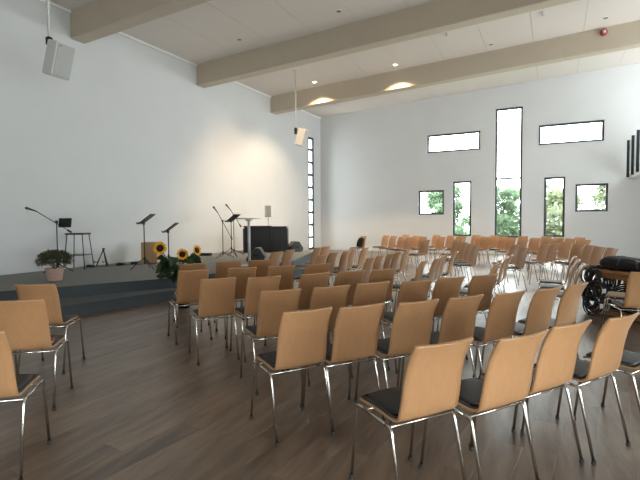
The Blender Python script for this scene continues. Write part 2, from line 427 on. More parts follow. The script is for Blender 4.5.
# gallery at the far right with its railing
gal = struct(empty('gallery', (2.36, 17.0, 2.8)), 'white gallery edge high on the far right')
MB().box((1.3, 1.1, .08), (2.6, 3.1, .22)).build('gallery_floor', M['wall'], gal)
rail = tag(empty('gallery_railing', (2.26, 17.0, 2.8)), 'dark steel railing of the gallery high at the right edge', 'railing')
for k in range(3):
    y = 2.25 - 1.05 * k
    MB().bbox((0, y, .66), (.085, .05, 1.28), .006).build('post', M['railm'], rail)
for k in range(2): MB().box((0, 1.725 - 1.05 * k, .72), (.012, .98, 1.0)).build('glass_panel', M['glass'], rail)

# ================================================================== LAMPS ON THE CEILING
def downlight(x, y, lit, label):
    t = tag(empty('ceiling_downlight', (x, y, zceil(x))), label, 'downlight', 'downlights in the ceiling')
    MB().lathe([(.075, -.012), (.085, -.006), (.085, .002), (.06, .002)], n=20).build('ring', M['trim'], t)
    MB().lathe([(.056, -.020), (.062, -.012)], n=20).build('lens', M['lamp'] if lit else M['lampoff'], t)
    if lit:
        l = bpy.data.lights.new('downlight_bulb', 'SPOT'); l.energy = 750; l.color = (1.0, 0.76, 0.48); l.spot_size = R(116); l.spot_blend = 0.5; l.shadow_soft_size = 0.05
        o = bpy.data.objects.new('downlight_bulb', l); COL.objects.link(o); o.parent = t; o.location = (0, 0, -.03)
downlight(-7.67, 14.80, True, 'lit ceiling downlight near the hanging speaker')
downlight(-4.70, 14.80, True, 'lit ceiling downlight further right along the beam')
downlight(-1.75, 14.80, False, 'unlit ceiling downlight above the tall window')
downlight(1.15, 14.65, False, 'unlit ceiling downlight beside the red alarm')
downlight(-7.67, 10.40, False, 'unlit ceiling downlight left in the middle ceiling bay')
downlight(-4.71, 10.40, False, 'unlit ceiling downlight right in the middle ceiling bay')
for x, y, lb in ((-2.72, 13.2, 'small sprinkler head on the ceiling left of the other sprinkler'), (-0.33, 13.3, 'small sprinkler head on the ceiling nearest the top edge')):
    t = tag(empty('sprinkler', (x, y, zceil(x))), lb, 'sprinkler', 'ceiling sprinklers')
    MB().lathe([(.05, -.012), (.055, 0)], n=14).build('rosette', M['spkw'], t)
    MB().lathe([(.018, -.09), (.022, -.05), (.02, -.012)], n=10).build('nozzle', M['tgrey'], t)
    MB().lathe([(.05, -.102), (.05, -.094)], n=14).build('deflector', M['tgrey'], t)
t = tag(empty('alarm_sounder', (1.17, BEAMS[4], zceil(1.17) - .14)), 'round red alarm sounder on the beam', 'alarm')
MB().add(*(lambda m: ([(x, -.02 - z, y) for x, y, z in m.v], m.f))(MB().lathe([(.10, -.02), (.10, .0), (.085, .05), (.05, .07)], n=20))).build('housing', M['red'], t, True)
MB().add(*(lambda m: ([(x, -.02 - z, y) for x, y, z in m.v], m.f))(MB().lathe([(.045, .07), (.045, .085), (.02, .095)], n=16))).build('lens', M['spkw'], t, True)

# assumed warm spotlight, added unseen behind the middle beam, to wash the stage wall
def assumed_spot_fixture(x, y, aim, energy, label):
    zc = zceil(x) - .30
    t = tag(empty('assumed_stage_spotlight', (x, y, zc)), label, 'spotlight')
    d = (Vector(aim) - Vector((x, y, zc))).normalized()
    MB().box((0, -.06, .0), (.06, .12, .06)).build('bracket', M['spkw'], t)
    MB().tube([d * -.10 + Vector((0, .10, 0)), d * .12 + Vector((0, .10, 0))], .06, 14).build('housing', M['spkw'], t, True)
    l = bpy.data.lights.new('assumed_spotlight_bulb', 'SPOT'); l.energy = energy; l.color = (1.0, 0.70, 0.42); l.spot_size = R(85); l.spot_blend = 1.0; l.shadow_soft_size = 0.06
    o = bpy.data.objects.new('assumed_spotlight_bulb', l); COL.objects.link(o); o.parent = t; o.location = d * .14 + Vector((0, .10, 0))
    o.rotation_euler = d.to_track_quat('-Z', 'Y').to_euler()
assumed_spot_fixture(-6.6, BEAMS[3] + BW + .12, (-9.9, 13.3, .9), 520, 'assumed unseen spotlight added behind the middle beam aimed at the stage wall')  # assumed source of the warm wall glow, added out of view

def hung_speaker(x, y, ztop, pole_len, yaw, tilt, sz, label, dz):
    t = tag(empty('hanging_loudspeaker', (x, y, ztop)), label, 'loudspeaker', 'hanging loudspeakers')
    MB().tube([(0, 0, .03), (0, 0, -pole_len)], .022, 10).build('suspension_pole', M['spkw'], t, True)
    MB().lathe([(.07, -.03), (.08, 0)], n=16).build('ceiling_plate', M['spkw'], t)
    m = Matrix.Rotation(yaw, 3, 'Z') @ Matrix.Rotation(tilt, 3, 'X')
    w_, d_, h_ = sz
    c = Vector((0, 0, -pole_len - dz)) + m @ Vector((0, -d_ * .5 - .09, 0))
    MB().bbox(c, (w_, d_, h_), .02, mtx=m).build('cabinet', M['spkw'], t)
    g = MB().bbox(c + m @ Vector((0, -d_ / 2 - .004, 0)), (w_ * .9, .014, h_ * .93), .005, mtx=m).build('grille', M['grille'], t)
    MB().box(c + m @ Vector((-w_ * .33, -d_ / 2 - .012, h_ * .40)), (.03, .006, .012), mtx=m).build('badge', M['blackm'], g)
    br = MB(); br.bbox((0, 0, -pole_len - .02), (.09, .09, .14), .015); br.box(Vector((0, 0, -pole_len - dz * .55)) + m @ Vector((0, -.02, 0)), (.05, .12, .08), mtx=m)
    br.build('bracket', M['blackm'], t)
hung_speaker(-7.67, 5.05, zceil(-7.67), zceil(-7.67) - 4.50, R(97), R(17), (.36, .24, .56), 'large hanging white loudspeaker at the upper left', .30)
hung_speaker(-7.67, 13.43, zceil(-7.67), zceil(-7.67) - 4.42, R(97), R(17), (.36, .26, .56), 'smaller looking hanging white loudspeaker near the slot window', .22)

# ================================================================== CHAIRS
def chair_meshes():
    W0, W1 = 0.184, 0.178
    prof = [(.180, .442), (.170, .455), (.12, .463), (.05, .464), (-.04, .462), (-.10, .458), (-.140, .457), (-.166, .464), (-.184, .482), (-.197, .520), (-.212, .57), (-.232, .65), (-.259, .74), (-.290, .81), (-.318, .853), (-.322, .860)]
    nx = 10; th = 0.011
    def shell():
        n = len(prof); vs = []
        for i, (y, z) in enumerate(prof):
            a = prof[max(i - 1, 0)]; b = prof[min(i + 1, n - 1)]
            ty, tz = b[0] - a[0], b[1] - a[1]; l = math.hypot(ty, tz)
            ny, nz = tz / l, -ty / l          # normal on the sitter side for a profile running front -> top
            t = i / (n - 1); back = max(0.0, min(1.0, (z - .45) / .25))
            hw = W0 + (W1 - W0) * back
            if i == 0: hw -= .018
            if i == 1: hw -= .005
            if i == n - 1: hw -= .006
            for side in (0, 1):
                o = (0 if side else -th)
                for k in range(nx + 1):
                    s = -1 + 2 * k / nx
                    cv = .026 * s * s * back
                    vs.append((s * hw, y + ny * o + cv, z + nz * o + .006 * s * s * (1 - back)))
        fs = []; m = nx + 1
        ix = lambda i, side, k: (i * 2 + side) * m + k
        for i in range(n - 1):
            for k in range(nx):
                fs.append((ix(i, 1, k), ix(i, 1, k + 1), ix(i + 1, 1, k + 1), ix(i + 1, 1, k)))
                fs.append((ix(i, 0, k + 1), ix(i, 0, k), ix(i + 1, 0, k), ix(i + 1, 0, k + 1)))
        for i in range(n - 1):
            fs.append((ix(i, 0, 0), ix(i, 1, 0), ix(i + 1, 1, 0), ix(i + 1, 0, 0)))
            fs.append((ix(i, 1, nx), ix(i, 0, nx), ix(i + 1, 0, nx), ix(i + 1, 1, nx)))
        for k in range(nx):
            fs.append((ix(0, 0, k), ix(0, 0, k + 1), ix(0, 1, k + 1), ix(0, 1, k)))
            fs.append((ix(n - 1, 1, k), ix(n - 1, 1, k + 1), ix(n - 1, 0, k + 1), ix(n - 1, 0, k)))
        mb = MB(); mb.add(vs, fs)
        me = mb.mesh('shell', M['beech'])
        me.materials.append(M['ply'])
        nb = 2 * nx * (n - 1)
        for q, pl in enumerate(me.polygons):
            pl.use_smooth = q < nb
            if q >= nb: pl.material_index = 1
        return me
    def pad():
        rows = [(.163, .016), (.155, 0), (.10, 0), (.02, 0), (-.06, 0), (-.115, 0), (-.140, .012)]
        zt = lambda y: .466 - max(0, .05 - y) * .05
        vs = []; n = len(rows); m = 9
        for layer, (dz, sh) in enumerate(((.002, 0), (.012, .0), (.021, .014))):
            for y, ins in rows:
                yy = y * (1 - sh * 3)
                for k in range(m):
                    s = -1 + 2 * k / (m - 1)
                    vs.append((s * (.176 - ins - sh), yy, zt(y) + dz - (.008 * s * s if layer == 2 else 0)))
        fs = []; N = n * m
        for i in range(n - 1):
            for k in range(m - 1):
                a = 2 * N + i * m + k; fs.append((a, a + m, a + m + 1, a + 1))
        rim = [k for k in range(m)] + [i * m + m - 1 for i in range(1, n)] + [(n - 1) * m + k for k in range(m - 2, -1, -1)] + [i * m for i in range(n - 2, 0, -1)]
        for l in (0, 1):
            for q in range(len(rim)):
                a, b = rim[q], rim[(q + 1) % len(rim)]
                fs.append((l * N + a, l * N + b, (l + 1) * N + b, (l + 1) * N + a))
        mb = MB(); mb.add(vs, fs); return mb.mesh('seat_pad', M['pad'], True)
    tr = 0.0088
    out = dict(shell=shell(), pad=pad())
    for nm, s in (('l', -1), ('r', 1)):
        out['rail' + nm] = MB().tube([(s * .198, .10, .435), (s * .198, -.10, .428)], tr, 8).mesh('side_rail', M['chrome'], True)
        out['fl' + nm] = MB().tube(smooth_path([(s * .203, .215, .012), (s * .198, .160, .438), (s * .198, .10, .435)], .05), tr, 8).mesh('leg', M['chrome'], True)
        out['rl' + nm] = MB().tube(smooth_path([(s * .204, -.245, .012), (s * .198, -.148, .424), (s * .198, -.10, .428)], .05), tr, 8).mesh('leg', M['chrome'], True)
        out['gf' + nm] = MB().lathe([(.0125, 0), (.0135, .006), (.012, .024)], (s * .203, .215, 0), 10).mesh('glide', M['rubber'])
        out['gr' + nm] = MB().lathe([(.0125, 0), (.0135, .006), (.012, .024)], (s * .204, -.245, 0), 10).mesh('glide', M['rubber'])
    out['bar1'] = MB().tube([(-.198, -.135, .426), (.198, -.135, .426)], .008, 8).mesh('crossbar', M['chrome'], True)
    out['bar2'] = MB().tube([(-.198, .08, .434), (.198, .08, .434)], .008, 8).mesh('crossbar', M['chrome'], True)
    return out
CM = chair_meshes()
TOPF = 0.296   # the top of the back lies this far behind the chair's origin
def chair(tx, ty, deg, label, group, glides=True, padm=None):
    th_ = R(deg); x = tx - math.sin(th_) * TOPF; y = ty + math.cos(th_) * TOPF
    t = tag(empty('stacking_chair', (x, y, 0), th_), label, 'chair', group)
    put('shell', CM['shell'], t); put('seat_pad', padm or CM['pad'], t)
    for s in 'lr':
        put('side_rail', CM['rail' + s], t)
        a = put('leg', CM['fl' + s], t); b = put('leg', CM['rl' + s], t)
        if glides: put('glide', CM['gf' + s], a); put('glide', CM['gr' + s], b)
    put('crossbar', CM['bar1'], t); put('crossbar', CM['bar2'], t)
    return t
ROWS = [
('row1',[(-0.448,2.164,54),(-0.126,2.457,56),(0.094,2.838,57),(0.372,3.195,59),(0.688,3.598,60)]),
('row2',[(-1.388,2.568,56),(-1.130,2.857,55),(-0.832,3.170,55),(-0.568,3.513,57),(-0.290,3.844,59),(-0.026,4.187,61),(0.194,4.569,63)]),
('row3',[(-1.983,3.212,53),(-1.694,3.572,54),(-1.450,3.932,55),(-1.122,4.220,55),(-0.888,4.589,55),(-0.611,4.932,55)]),
('row4',[(-2.953,3.606,53),(-2.600,3.895,56),(-2.260,4.359,57),(-1.994,4.712,57),(-1.731,5.062,57)]),
('row5',[(-3.711,4.095,56),(-3.347,4.533,53),(-3.008,4.890,53),(-2.713,5.307,55)]),
('row6',[(-4.283,4.704,50),(-4.037,5.163,50),(-3.741,5.516,48)]),
('left',[(-4.227,2.570,32),(-3.487,1.988,40),(-2.708,1.288,40)]),
('s1',[(-4.425,7.040,78),(-4.451,7.539,78),(-4.311,8.445,78),(-4.340,8.892,78)]),
('s2',[(-3.323,6.688,78),(-3.417,7.292,78),(-3.354,7.721,78),(-3.474,8.289,78),(-3.377,8.710,78)]),
('s3',[(-2.447,6.543,78),(-2.455,6.993,78),(-2.421,7.428,78),(-2.452,7.928,78),(-2.401,8.358,78)]),
('s4',[(-1.593,6.354,80),(-1.511,6.778,80),(-1.538,7.222,80),(-1.582,7.754,80),(-1.511,8.180,80)]),
('s5',[(-0.654,6.244,80),(-0.661,6.859,80),(-0.614,7.289,80),(-0.586,7.723,80)]),
('s6',[(0.323,6.506,80),(0.296,7.183,80),(0.275,7.781,80)]),
('far',[(-5.754,14.667,107),(-5.240,15.507,107),(-4.783,14.931,107),(-4.325,14.379,107),(-3.994,14.028,107),(-4.112,15.304,107),(-3.741,14.753,107),(-3.644,16.236,107),(-3.152,14.740,107),(-2.611,14.888,107),(-2.628,15.335,107),(-2.087,15.482,107),(-1.884,15.092,107),(-1.395,15.408,107),(-1.105,14.669,107),(-0.731,13.571,107),(-0.462,14.481,107),(-0.120,14.090,107),(0.143,15.030,107),(0.419,14.457,107),(0.726,13.705,107)]),
('near',[(-3.120,12.574,107),(-2.325,12.885,107),(-1.965,11.547,107),(-1.795,10.986,107),(-1.625,10.587,107),(-1.439,10.065,107),(-0.723,10.716,107),(-0.502,9.850,107),(-0.153,11.209,107),(0.005,11.741,107),(0.275,12.285,107),(0.483,11.435,107),(0.672,11.041,107),(0.800,10.506,107),(0.971,10.106,107)]),
]
ORD = ['first', 'second', 'third', 'fourth', 'fifth', 'sixth', 'seventh', 'eighth', 'ninth', 'tenth', 'eleventh', 'twelfth', 'thirteenth', 'fourteenth', 'fifteenth', 'sixteenth', 'seventeenth', 'eighteenth', 'nineteenth', 'twentieth', 'twenty-first', 'twenty-second', 'twenty-third', 'twenty-fourth', 'twenty-fifth', 'twenty-sixth', 'twenty-seventh', 'twenty-eighth', 'twenty-ninth']
RN = dict(row1='the nearest row', row2='the second row from the camera', row3='the third row from the camera', row4='the fourth row from the camera', row5='the fifth row from the camera', row6='the row right before the stage')
SN = dict(s1='the side row closest to the stage', s2='the second side row from the stage', s3='the third side row from the stage', s4='the fourth side row from the stage', s5='the fifth side row from the stage', s6='the side row beside the wooden table')
LEFT = ['beech chair nearest the stage of the three at the left edge', 'middle beech chair of the three at the left edge', 'beech chair cut by the left edge, nearest of the three']
def pxx(c):
    d = Vector((c[0], c[1], .86 - 1.4292)); return d.dot(_r) / d.dot(_f)
for key, lst in ROWS:
    if key == 'far':
        lst = sorted(lst + [(-4.75, 16.25, 0), (-3.10, 15.95, 0), (-2.35, 16.45, 0), (-1.75, 16.25, 0), (-.85, 15.75, 0), (-.20, 15.95, 0), (.68, 15.35, 0)], key=pxx)
    for i, (x, y, dg) in enumerate(lst):
        if key in SN: dg = 90
        if key in ('far', 'near'):   # the far block is fanned towards the stage
            dg = max(114, min(145, 90 + math.degrees(math.atan2(y - 6.0, x + 7.5))))
        if key in RN: lb, g = 'beech chair with charcoal seat, %s from left in %s' % (ORD[i], RN[key]), 'chairs in rows facing the stage'
        elif key == 'left': lb, g = LEFT[i], 'chairs at the left edge'
        elif key in SN: lb, g = 'edge-on beech chair, %s from near end in %s' % (ORD[i], SN[key]), 'edge-on chairs in the middle block'
        elif key == 'far': lb, g = 'distant beech chair, %s from left along the far wall under the windows' % ORD[i], 'chairs along the far wall'
        else: lb, g = 'beech chair, %s from left in the nearer part of the window group' % ORD[i], 'chairs in front of the far wall group'
        chair(x, y, dg, lb, g, glides=y < 9)
beige_pad = CM['pad'].copy(); beige_pad.materials.clear(); beige_pad.materials.append(M['beige'])
chair(1.06, 6.72, 80, 'chair with beige seat in front of the cable-heaped wooden table', 'chairs at the table', padm=beige_pad)
chair(0.887, 5.815, 15, 'beech chair back cut by the right edge below the black bag', 'chairs at the table')
# dark jacket over the first far chair, red booklet on a left chair
jk = tag(empty('jacket', (-5.754 - math.sin(R(145)) * TOPF, 14.667 + math.cos(R(145)) * TOPF, 0), R(145)), 'dark jacket lying against the back of the leftmost far chair', 'jacket')
mb = MB(); vs = []; pr_ = [(-.125, .488), (-.150, .50), (-.172, .54), (-.186, .60), (-.200, .66), (-.216, .72), (-.236, .78), (-.250, .80)]
for (y, z) in pr_:
    for k in range(7):
        s = -.2 + k / 5; vs.append((s * .17 + .01 * math.sin(z * 40), y + .026 * s * s + .012 + .006 * math.sin(k * 2.1 + z * 9), z + .006 * math.cos(k * 1.7)))
for (y, z) in pr_:
    for k in range(7):
        s = -.2 + k / 5; vs.append((s * .165, y + .026 * s * s - .004 + (.0 if y > -.3 else -.012), z + (.012 if z > .85 else 0)))
n = len(pr_); fs = []
for l in (0, 1):
    for i in range(n - 1):
        for k in range(6):
            a = l * n * 7 + i * 7 + k; fs.append((a, a + 1, a + 8, a + 7))
mb.add(vs, fs); mb.build('body', M['blackc'], jk, True)
MB().tube([(.15, -.18, .74), (.165, -.15, .62), (.16, -.12, .515)], [.03, .035, .028], 8).build('sleeve', M['blackc'], jk, True)
bk = tag(empty('booklet', (-3.487 - math.sin(R(40)) * TOPF, 1.988 + math.cos(R(40)) * TOPF, .484), R(40)), 'small red booklet lying on the middle left chair', 'booklet')
MB().bbox((.10, -.05, .006), (.11, .15, .012), .002, .2).build('pages', M['paper'], bk)
MB().bbox((.10, -.05, .0135), (.115, .155, .003), .001, .2).build('cover', M['redbook'], bk)

# ================================================================== STAGE OBJECTS
ZS = 0.36
def tripod(t, r, h0, n=3, rot=0.0, tr=.009, m='blackm'):
    for k in range(n):
        q = rot + 2 * math.pi * k / n
        MB().tube(smooth_path([(0, 0, h0), (math.cos(q) * r * .55, math.sin(q) * r * .55, h0 * .55), (math.cos(q) * r, math.sin(q) * r, tr)], .05), tr, 6).build('leg', M[m], t, True)

def mic_stand(x, y, z0, clutch_h, tip, tail, label, mlabel):
    t = tag(empty('microphone_stand', (x, y, z0)), label, 'microphone stand', 'microphone stands on the stage')
    tripod(t, .32, .16, rot=.5)
    MB().tube([(0, 0, .1), (0, 0, clutch_h)], .011, 8).build('pole', M['blackm'], t, True)
    MB().lathe([(.022, .13), (.026, .15), (.022, .19)], n=12).build('leg_hub', M['blackm'], t)
    MB().bbox((0, 0, clutch_h), (.05, .05, .06), .01).build('clutch', M['blackm'], t)
    o = Vector((x, y, z0)); a, b = Vector(tip) - o, Vector(tail) - o
    d = (a - b).normalized(); a = a - d * .17
    MB().tube([b, a], .009, 8).build('boom', M['blackm'], t, True)
    d = (a - b).normalized()
    MB().tube([b - d * .10, b], .02, 10).build('counterweight', M['blackm'], t, True)
    m_ = tag(empty('microphone', o + a), mlabel, 'microphone', 'microphones on the stage')
    e = Vector((d.x, d.y, d.z - .25)).normalized()
    MB().tube([e * -.02, e * .15], [.012, .02], 10).build('handle', M['blackm'], m_, True)
    MB().tube([e * .15, e * .165, e * .20, e * .215], [.02, .028, .028, .012], 12).build('grille_head', M['darkgrey'], m_, True)
    return t
mic_stand(-9.40, 6.22, ZS, 1.06, (-9.48, 5.69, 1.735), (-9.37, 6.44, 1.245), 'boom microphone stand at the far left beside the bar stool', 'microphone on the long boom at the far left')
t = tag(empty('tablet_holder', (-9.33, 6.35, 1.40)), 'dark tablet clipped to the far left microphone stand', 'tablet')
mt = Matrix.Rotation(R(28), 3, 'Z') @ Matrix.Rotation(R(-12), 3, 'X')
MB().bbox((.02, 0, 0), (.27, .018, .20), .006, mtx=mt).build('tablet_body', M['darkgrey'], t)
MB().box(Vector((.02, 0, 0)) + mt @ Vector((0, -.010, 0)), (.25, .003, .18), mtx=mt).build('screen', M['blackp'], t)
MB().tube([(-.05, -.06, 0), (-.04, .0, 0)], .01, 6).build('clamp', M['blackm'], t)
mic_stand(-8.36, 10.42, ZS, 1.05, (-8.58, 10.36, 1.80), (-8.18, 10.54, .97), 'boom microphone stand left of the black music stand', 'left microphone of the pair by the high table')
mic_stand(-8.76, 11.45, ZS, 1.22, (-8.95, 11.40, 1.90), (-8.60, 11.53, 1.30), 'boom microphone stand behind the black music stand', 'right microphone of the pair by the high table')

def music_stand(x, y, hz, yaw, label, w_=.50, sheets=True):
    t = tag(empty('music_stand', (x, y, ZS)), label, 'music stand', 'music stands on the stage')
    tripod(t, .30, .26, rot=.9 + yaw)
    MB().tube([(0, 0, .12), (0, 0, hz)], .012, 8).build('pole', M['blackm'], t, True)
    MB().lathe([(.02, .22), (.024, .24), (.02, .29)], n=12).build('collar', M['blackm'], t)
    m_ = Matrix.Rotation(yaw, 3, 'Z') @ Matrix.Rotation(R(-52), 3, 'X')
    c = Vector((0, 0, hz + .06)) + m_ @ Vector((0, 0, .08))
    d = MB().bbox(c, (w_, .012, .36), .004, mtx=m_).build('desk', M['blackm'], t)
    MB().box(c + m_ @ Vector((0, -.025, -.178)), (w_, .05, .010), mtx=m_).build('lip', M['blackm'], d)
    for s in (-1, 1): MB().box(c + m_ @ Vector((s * w_ * .42, .009, 0)), (.012, .006, .34), mtx=m_).build('rib', M['darkgrey'], d)
    MB().bbox((0, 0, hz + .02), (.04, .05, .07), .008).build('tilt_joint', M['blackm'], t)
    if sheets:
        s_ = tag(empty('sheet_music', Vector((x, y, ZS)) + c), 'sheet of music on the ' + label.replace('black ', '').split(' music stand')[0] + ' music stand', 'sheet music', 'sheets on the music stands')
        MB().box(m_ @ Vector((0, -.009, -.02)), (.36, .004, .24), mtx=m_).build('page', M['paper'], s_)
music_stand(-8.01, 7.29, 1.00, R(-55), 'leftmost black music stand in front of the wooden box', sheets=False)
music_stand(-7.92, 7.91, .80, R(-55), 'lower black music stand behind the sunflowers', sheets=False)
music_stand(-8.37, 10.82, 1.02, R(-75), 'black music stand between the two microphone stands', sheets=False)

# bar stool
t = tag(empty('bar_stool', (-9.50, 6.78, ZS), R(25)), 'tall black bar stool with thin legs against the stage wall', 'stool')
MB().bbox((0, 0, .79), (.42, .36, .035), .012).build('seat', M['blackp'], t)
for sx in (-1, 1):
    for sy in (-1, 1):
        MB().tube([(sx * .17, sy * .14, .78), (sx * .235, sy * .20, .006)], .011, 8).build('leg', M['darkgrey'], t, True)
q = .205
MB().tube([(-q, -.175, .32), (q, -.175, .32), (q, .175, .32), (-q, .175, .32)], .009, 6, closed=True).build('footrest', M['darkgrey'], t)

# A-frame guitar stand, pedals, cable, stage box
t = tag(empty('guitar_stand', (-9.55, 7.46, ZS), R(20)), 'folding black guitar stand shaped like a letter A', 'guitar stand')
for s in (-1, 1):
    MB().tube([(0, 0, .40), (s * .13, -.10, .01)], .014, 8).build('front_leg', M['blackm'], t, True)
    MB().tube([(s * .10, -.08, .12), (s * .10, -.20, .10), (s * .10, -.21, .15)], .010, 6).build('cradle_arm', M['blackm'], t, True)
MB().tube([(0, 0, .38), (0, .16, .01)], .012, 8).build('rear_leg', M['blackm'], t, True)
MB().bbox((0, 0, .405), (.05, .05, .05), .01).build('hinge', M['blackm'], t)
for (x, y, r_, lb) in ((-9.40, 7.80, .3, 'small black foot pedal right of the guitar stand'), (-9.30, 8.13, .9, 'small black foot pedal next to the wooden box'), (-9.62, 7.15, .1, 'small black foot pedal left of the guitar stand')):
    t = tag(empty('foot_pedal', (x, y, ZS), r_), lb, 'pedal', 'pedals on the stage')
    MB().bbox((0, 0, .025), (.17, .11, .05), .01).build('housing', M['blackm'], t)
    MB().bbox((0, -.02, .055), (.10, .05, .012), .004).build('footswitch', M['darkgrey'], t)
tag(MB().tube([(-9.72, 7.1, ZS + .006), (-9.5, 7.3, ZS + .006), (-9.3, 7.62, ZS + .006), (-9.25, 7.95, ZS + .006), (-9.0, 8.1, ZS + .006)], .006, 6).build('instrument_cable', M['rubber'], None, True), 'thin black cable running past the guitar stand', 'cable')
t = tag(empty('stage_box', (-9.45, 10.9, ZS), .3), 'flat black connection box at the wall behind the microphone stands', 'stage box')
MB().bbox((0, 0, .04), (.42, .18, .08), .01).build('housing', M['blackm'], t)
for k in range(4): MB().lathe([(.014, .08), (.014, .088)], (-.12 + .08 * k, 0, 0), 8).build('socket', M['silver'], t)
# wooden cajon
t = tag(empty('cajon', (-9.10, 8.52, ZS), R(27)), 'light wooden box drum standing at the stage wall', 'drum')
MB().bbox((0, 0, .275), (.40, .42, .51), .012).build('body', M['cajonw'], t)
MB().box((0, -.213, .275), (.385, .008, .495)).build('tapping_plate', M['cajonw'], t)
for sx in (-1, 1):
    for sy in (-1, 1): MB().lathe([(.02, 0), (.022, .02)], (sx * .15, sy * .15, 0), 10).build('foot', M['rubber'], t)

# potted shrub
t = tag(empty('potted_shrub', (-8.06, 5.27, ZS)), 'bushy green shrub in a pale terracotta pot on the stage edge', 'potted plant')
MB().lathe([(.105, 0), (.115, .01), (.145, .19), (.155, .195), (.158, .225), (.145, .228), (.138, .20)], n=28).build('pot', M['terra'], t, True)
MB().lathe([(.137, .195), (.137, .203)], n=20).build('soil', M['soil'], t)
def leaf_quad(mb, p, d, up, L_, W_):
    d = d.normalized(); s = d.cross(up)
    if s.length < 1e-3: s = Vector((1, 0, 0))
    s.normalize(); nrm = s.cross(d)
    mb.add([p, p + d * L_ * .45 + s * W_ / 2 + nrm * L_ * .06, p + d * L_, p + d * L_ * .45 - s * W_ / 2 + nrm * L_ * .06, p + d * L_ * .5 - nrm * L_ * .03], [(0, 1, 4), (1, 2, 4), (2, 3, 4), (3, 0, 4)])
def foliage_ball(n, c, rad, L_, W_, lift=.2, inner=.45):
    mb = MB()
    for _ in range(n):
        v = Vector((random.gauss(0, 1), random.gauss(0, 1), random.gauss(0, 1))).normalized()
        if v.z < -.55: v.z = -v.z
        k = random.uniform(inner, 1.0)
        p = Vector(c) + Vector((v.x * rad[0], v.y * rad[1], v.z * rad[2])) * k
        d = v + Vector((random.uniform(-.7, .7), random.uniform(-.7, .7), random.uniform(-.4, .6) + lift))
        leaf_quad(mb, p, d, Vector((random.uniform(-.3, .3), random.uniform(-.3, .3), 1)), L_ * random.uniform(.7, 1.2), W_ * random.uniform(.7, 1.2))
    return mb
f_ = foliage_ball(1300, (0, 0, .37), (.27, .27, .15), .075, .036).build('foliage', M['leafd'], t)
foliage_ball(160, (0, 0, .37), (.275, .275, .155), .055, .03, inner=.85).build('red_tips', M['leafr'], f_)['kind'] = 'stuff'
f_['kind'] = 'stuff'
for k in range(7):
    q = k * .9; MB().tube([(0, 0, .19), (.05 * math.cos(q), .05 * math.sin(q), .27), (.13 * math.cos(q), .13 * math.sin(q), .36)], [.008, .006, .003], 5).build('stem', M['bark'], t)

# high table
t = tag(empty('high_table', (-6.35, 8.87, ZS)), 'slim grey high table with round top standing on the stage', 'table')
MB().lathe([(.23, 0), (.24, .008), (.10, .02), (.03, .03)], n=28).build('base', M['tgrey'], t, True)
MB().tube([(0, 0, .02), (0, 0, 1.10)], .032, 14).build('column', M['tgrey'], t, True)
MB().lathe([(.06, 1.05), (.10, 1.085)], n=16).build('collar', M['tgrey'], t, True)
MB().lathe([(.275, 1.09), (.28, 1.095), (.28, 1.115), (.275, 1.12)], n=36).build('table_top', M['tgrey'], t)

# black upright piano, seen from the back
t = tag(empty('upright_piano', (-8.47, 12.78, ZS), R(27)), 'black upright piano with its back to the seats', 'piano')
MB().bbox((0, 0, .425), (1.38, .34, .81), .012).build('body', M['blackp'], t)
MB().bbox((-.25, .01, .855), (.92, .40, .045), .012).build('lid', M['blackp'], t)
MB().bbox((.47, .01, .845), (.48, .40, .025), .008).build('lid', M['blackp'], t)
for s in (-1, 1):
    MB().bbox((s * .705, .08, .40), (.04, .56, .80), .01).build('side_panel', M['blackp'], t)
MB().bbox((0, .30, .60), (1.34, .30, .10), .015).build('keyboard_shelf', M['blackp'], t)
for k in range(4): MB().box((-.5 + .333 * k, -.18, .42), (.07, .03, .74)).build('back_post', M['blackm'], t)
# white speaker on pole behind it
t = tag(empty('pole_speaker', (-8.80, 13.45, ZS), R(27)), 'small white speaker on a pole behind the black piano', 'loudspeaker')
MB().lathe([(.20, 0), (.20, .015), (.03, .025)], n=20).build('base', M['blackm'], t)
MB().tube([(0, 0, .02), (0, 0, 1.18)], .018, 10).build('pole', M['spkw'], t, True)
MB().bbox((0, 0, 1.37), (.24, .20, .41), .02).build('cabinet', M['spkw'], t)
MB().box((.02, -.103, 1.37), (.16, .008, .36)).build('grille', M['grille'], t)
# floor monitors
def wedge(x, y, rz, w_, lb):
    t = tag(empty('floor_monitor', (x, y, ZS), rz), lb, 'monitor speaker', 'floor monitors on the stage')
    prof = [(-.22, 0), (.20, 0), (.24, .12), (.10, .34), (.0, .34), (-.24, .06)]
    vs = [(s * w_ / 2, a, b) for s in (-1, 1) for a, b in prof]; n = len(prof)
    MB().add(vs, [tuple(range(n - 1, -1, -1)), tuple(range(n, 2 * n))] + [(i, (i + 1) % n, n + (i + 1) % n, n + i) for i in range(n)]).build('cabinet', M['darkgrey'], t)
    g = Vector((0, -.12, .20)); ang = math.atan2(.28, .24)
    MB().box(g + Vector((0, -.01, .008)), (w_ * .9, .33, .012), mtx=Matrix.Rotation(ang, 3, 'X')).build('grille', M['blackm'], t)
    for s in (-1, 1): MB().box((s * (w_ / 2 + .003), .02, .16), (.006, .14, .05)).build('handle', M['blackp'], t)
wedge(-6.98, 10.08, R(-62), .50, 'black wedge monitor beside the high table')
wedge(-7.82, 13.50, R(-40), .50, 'dark grey wedge monitor right of the piano')

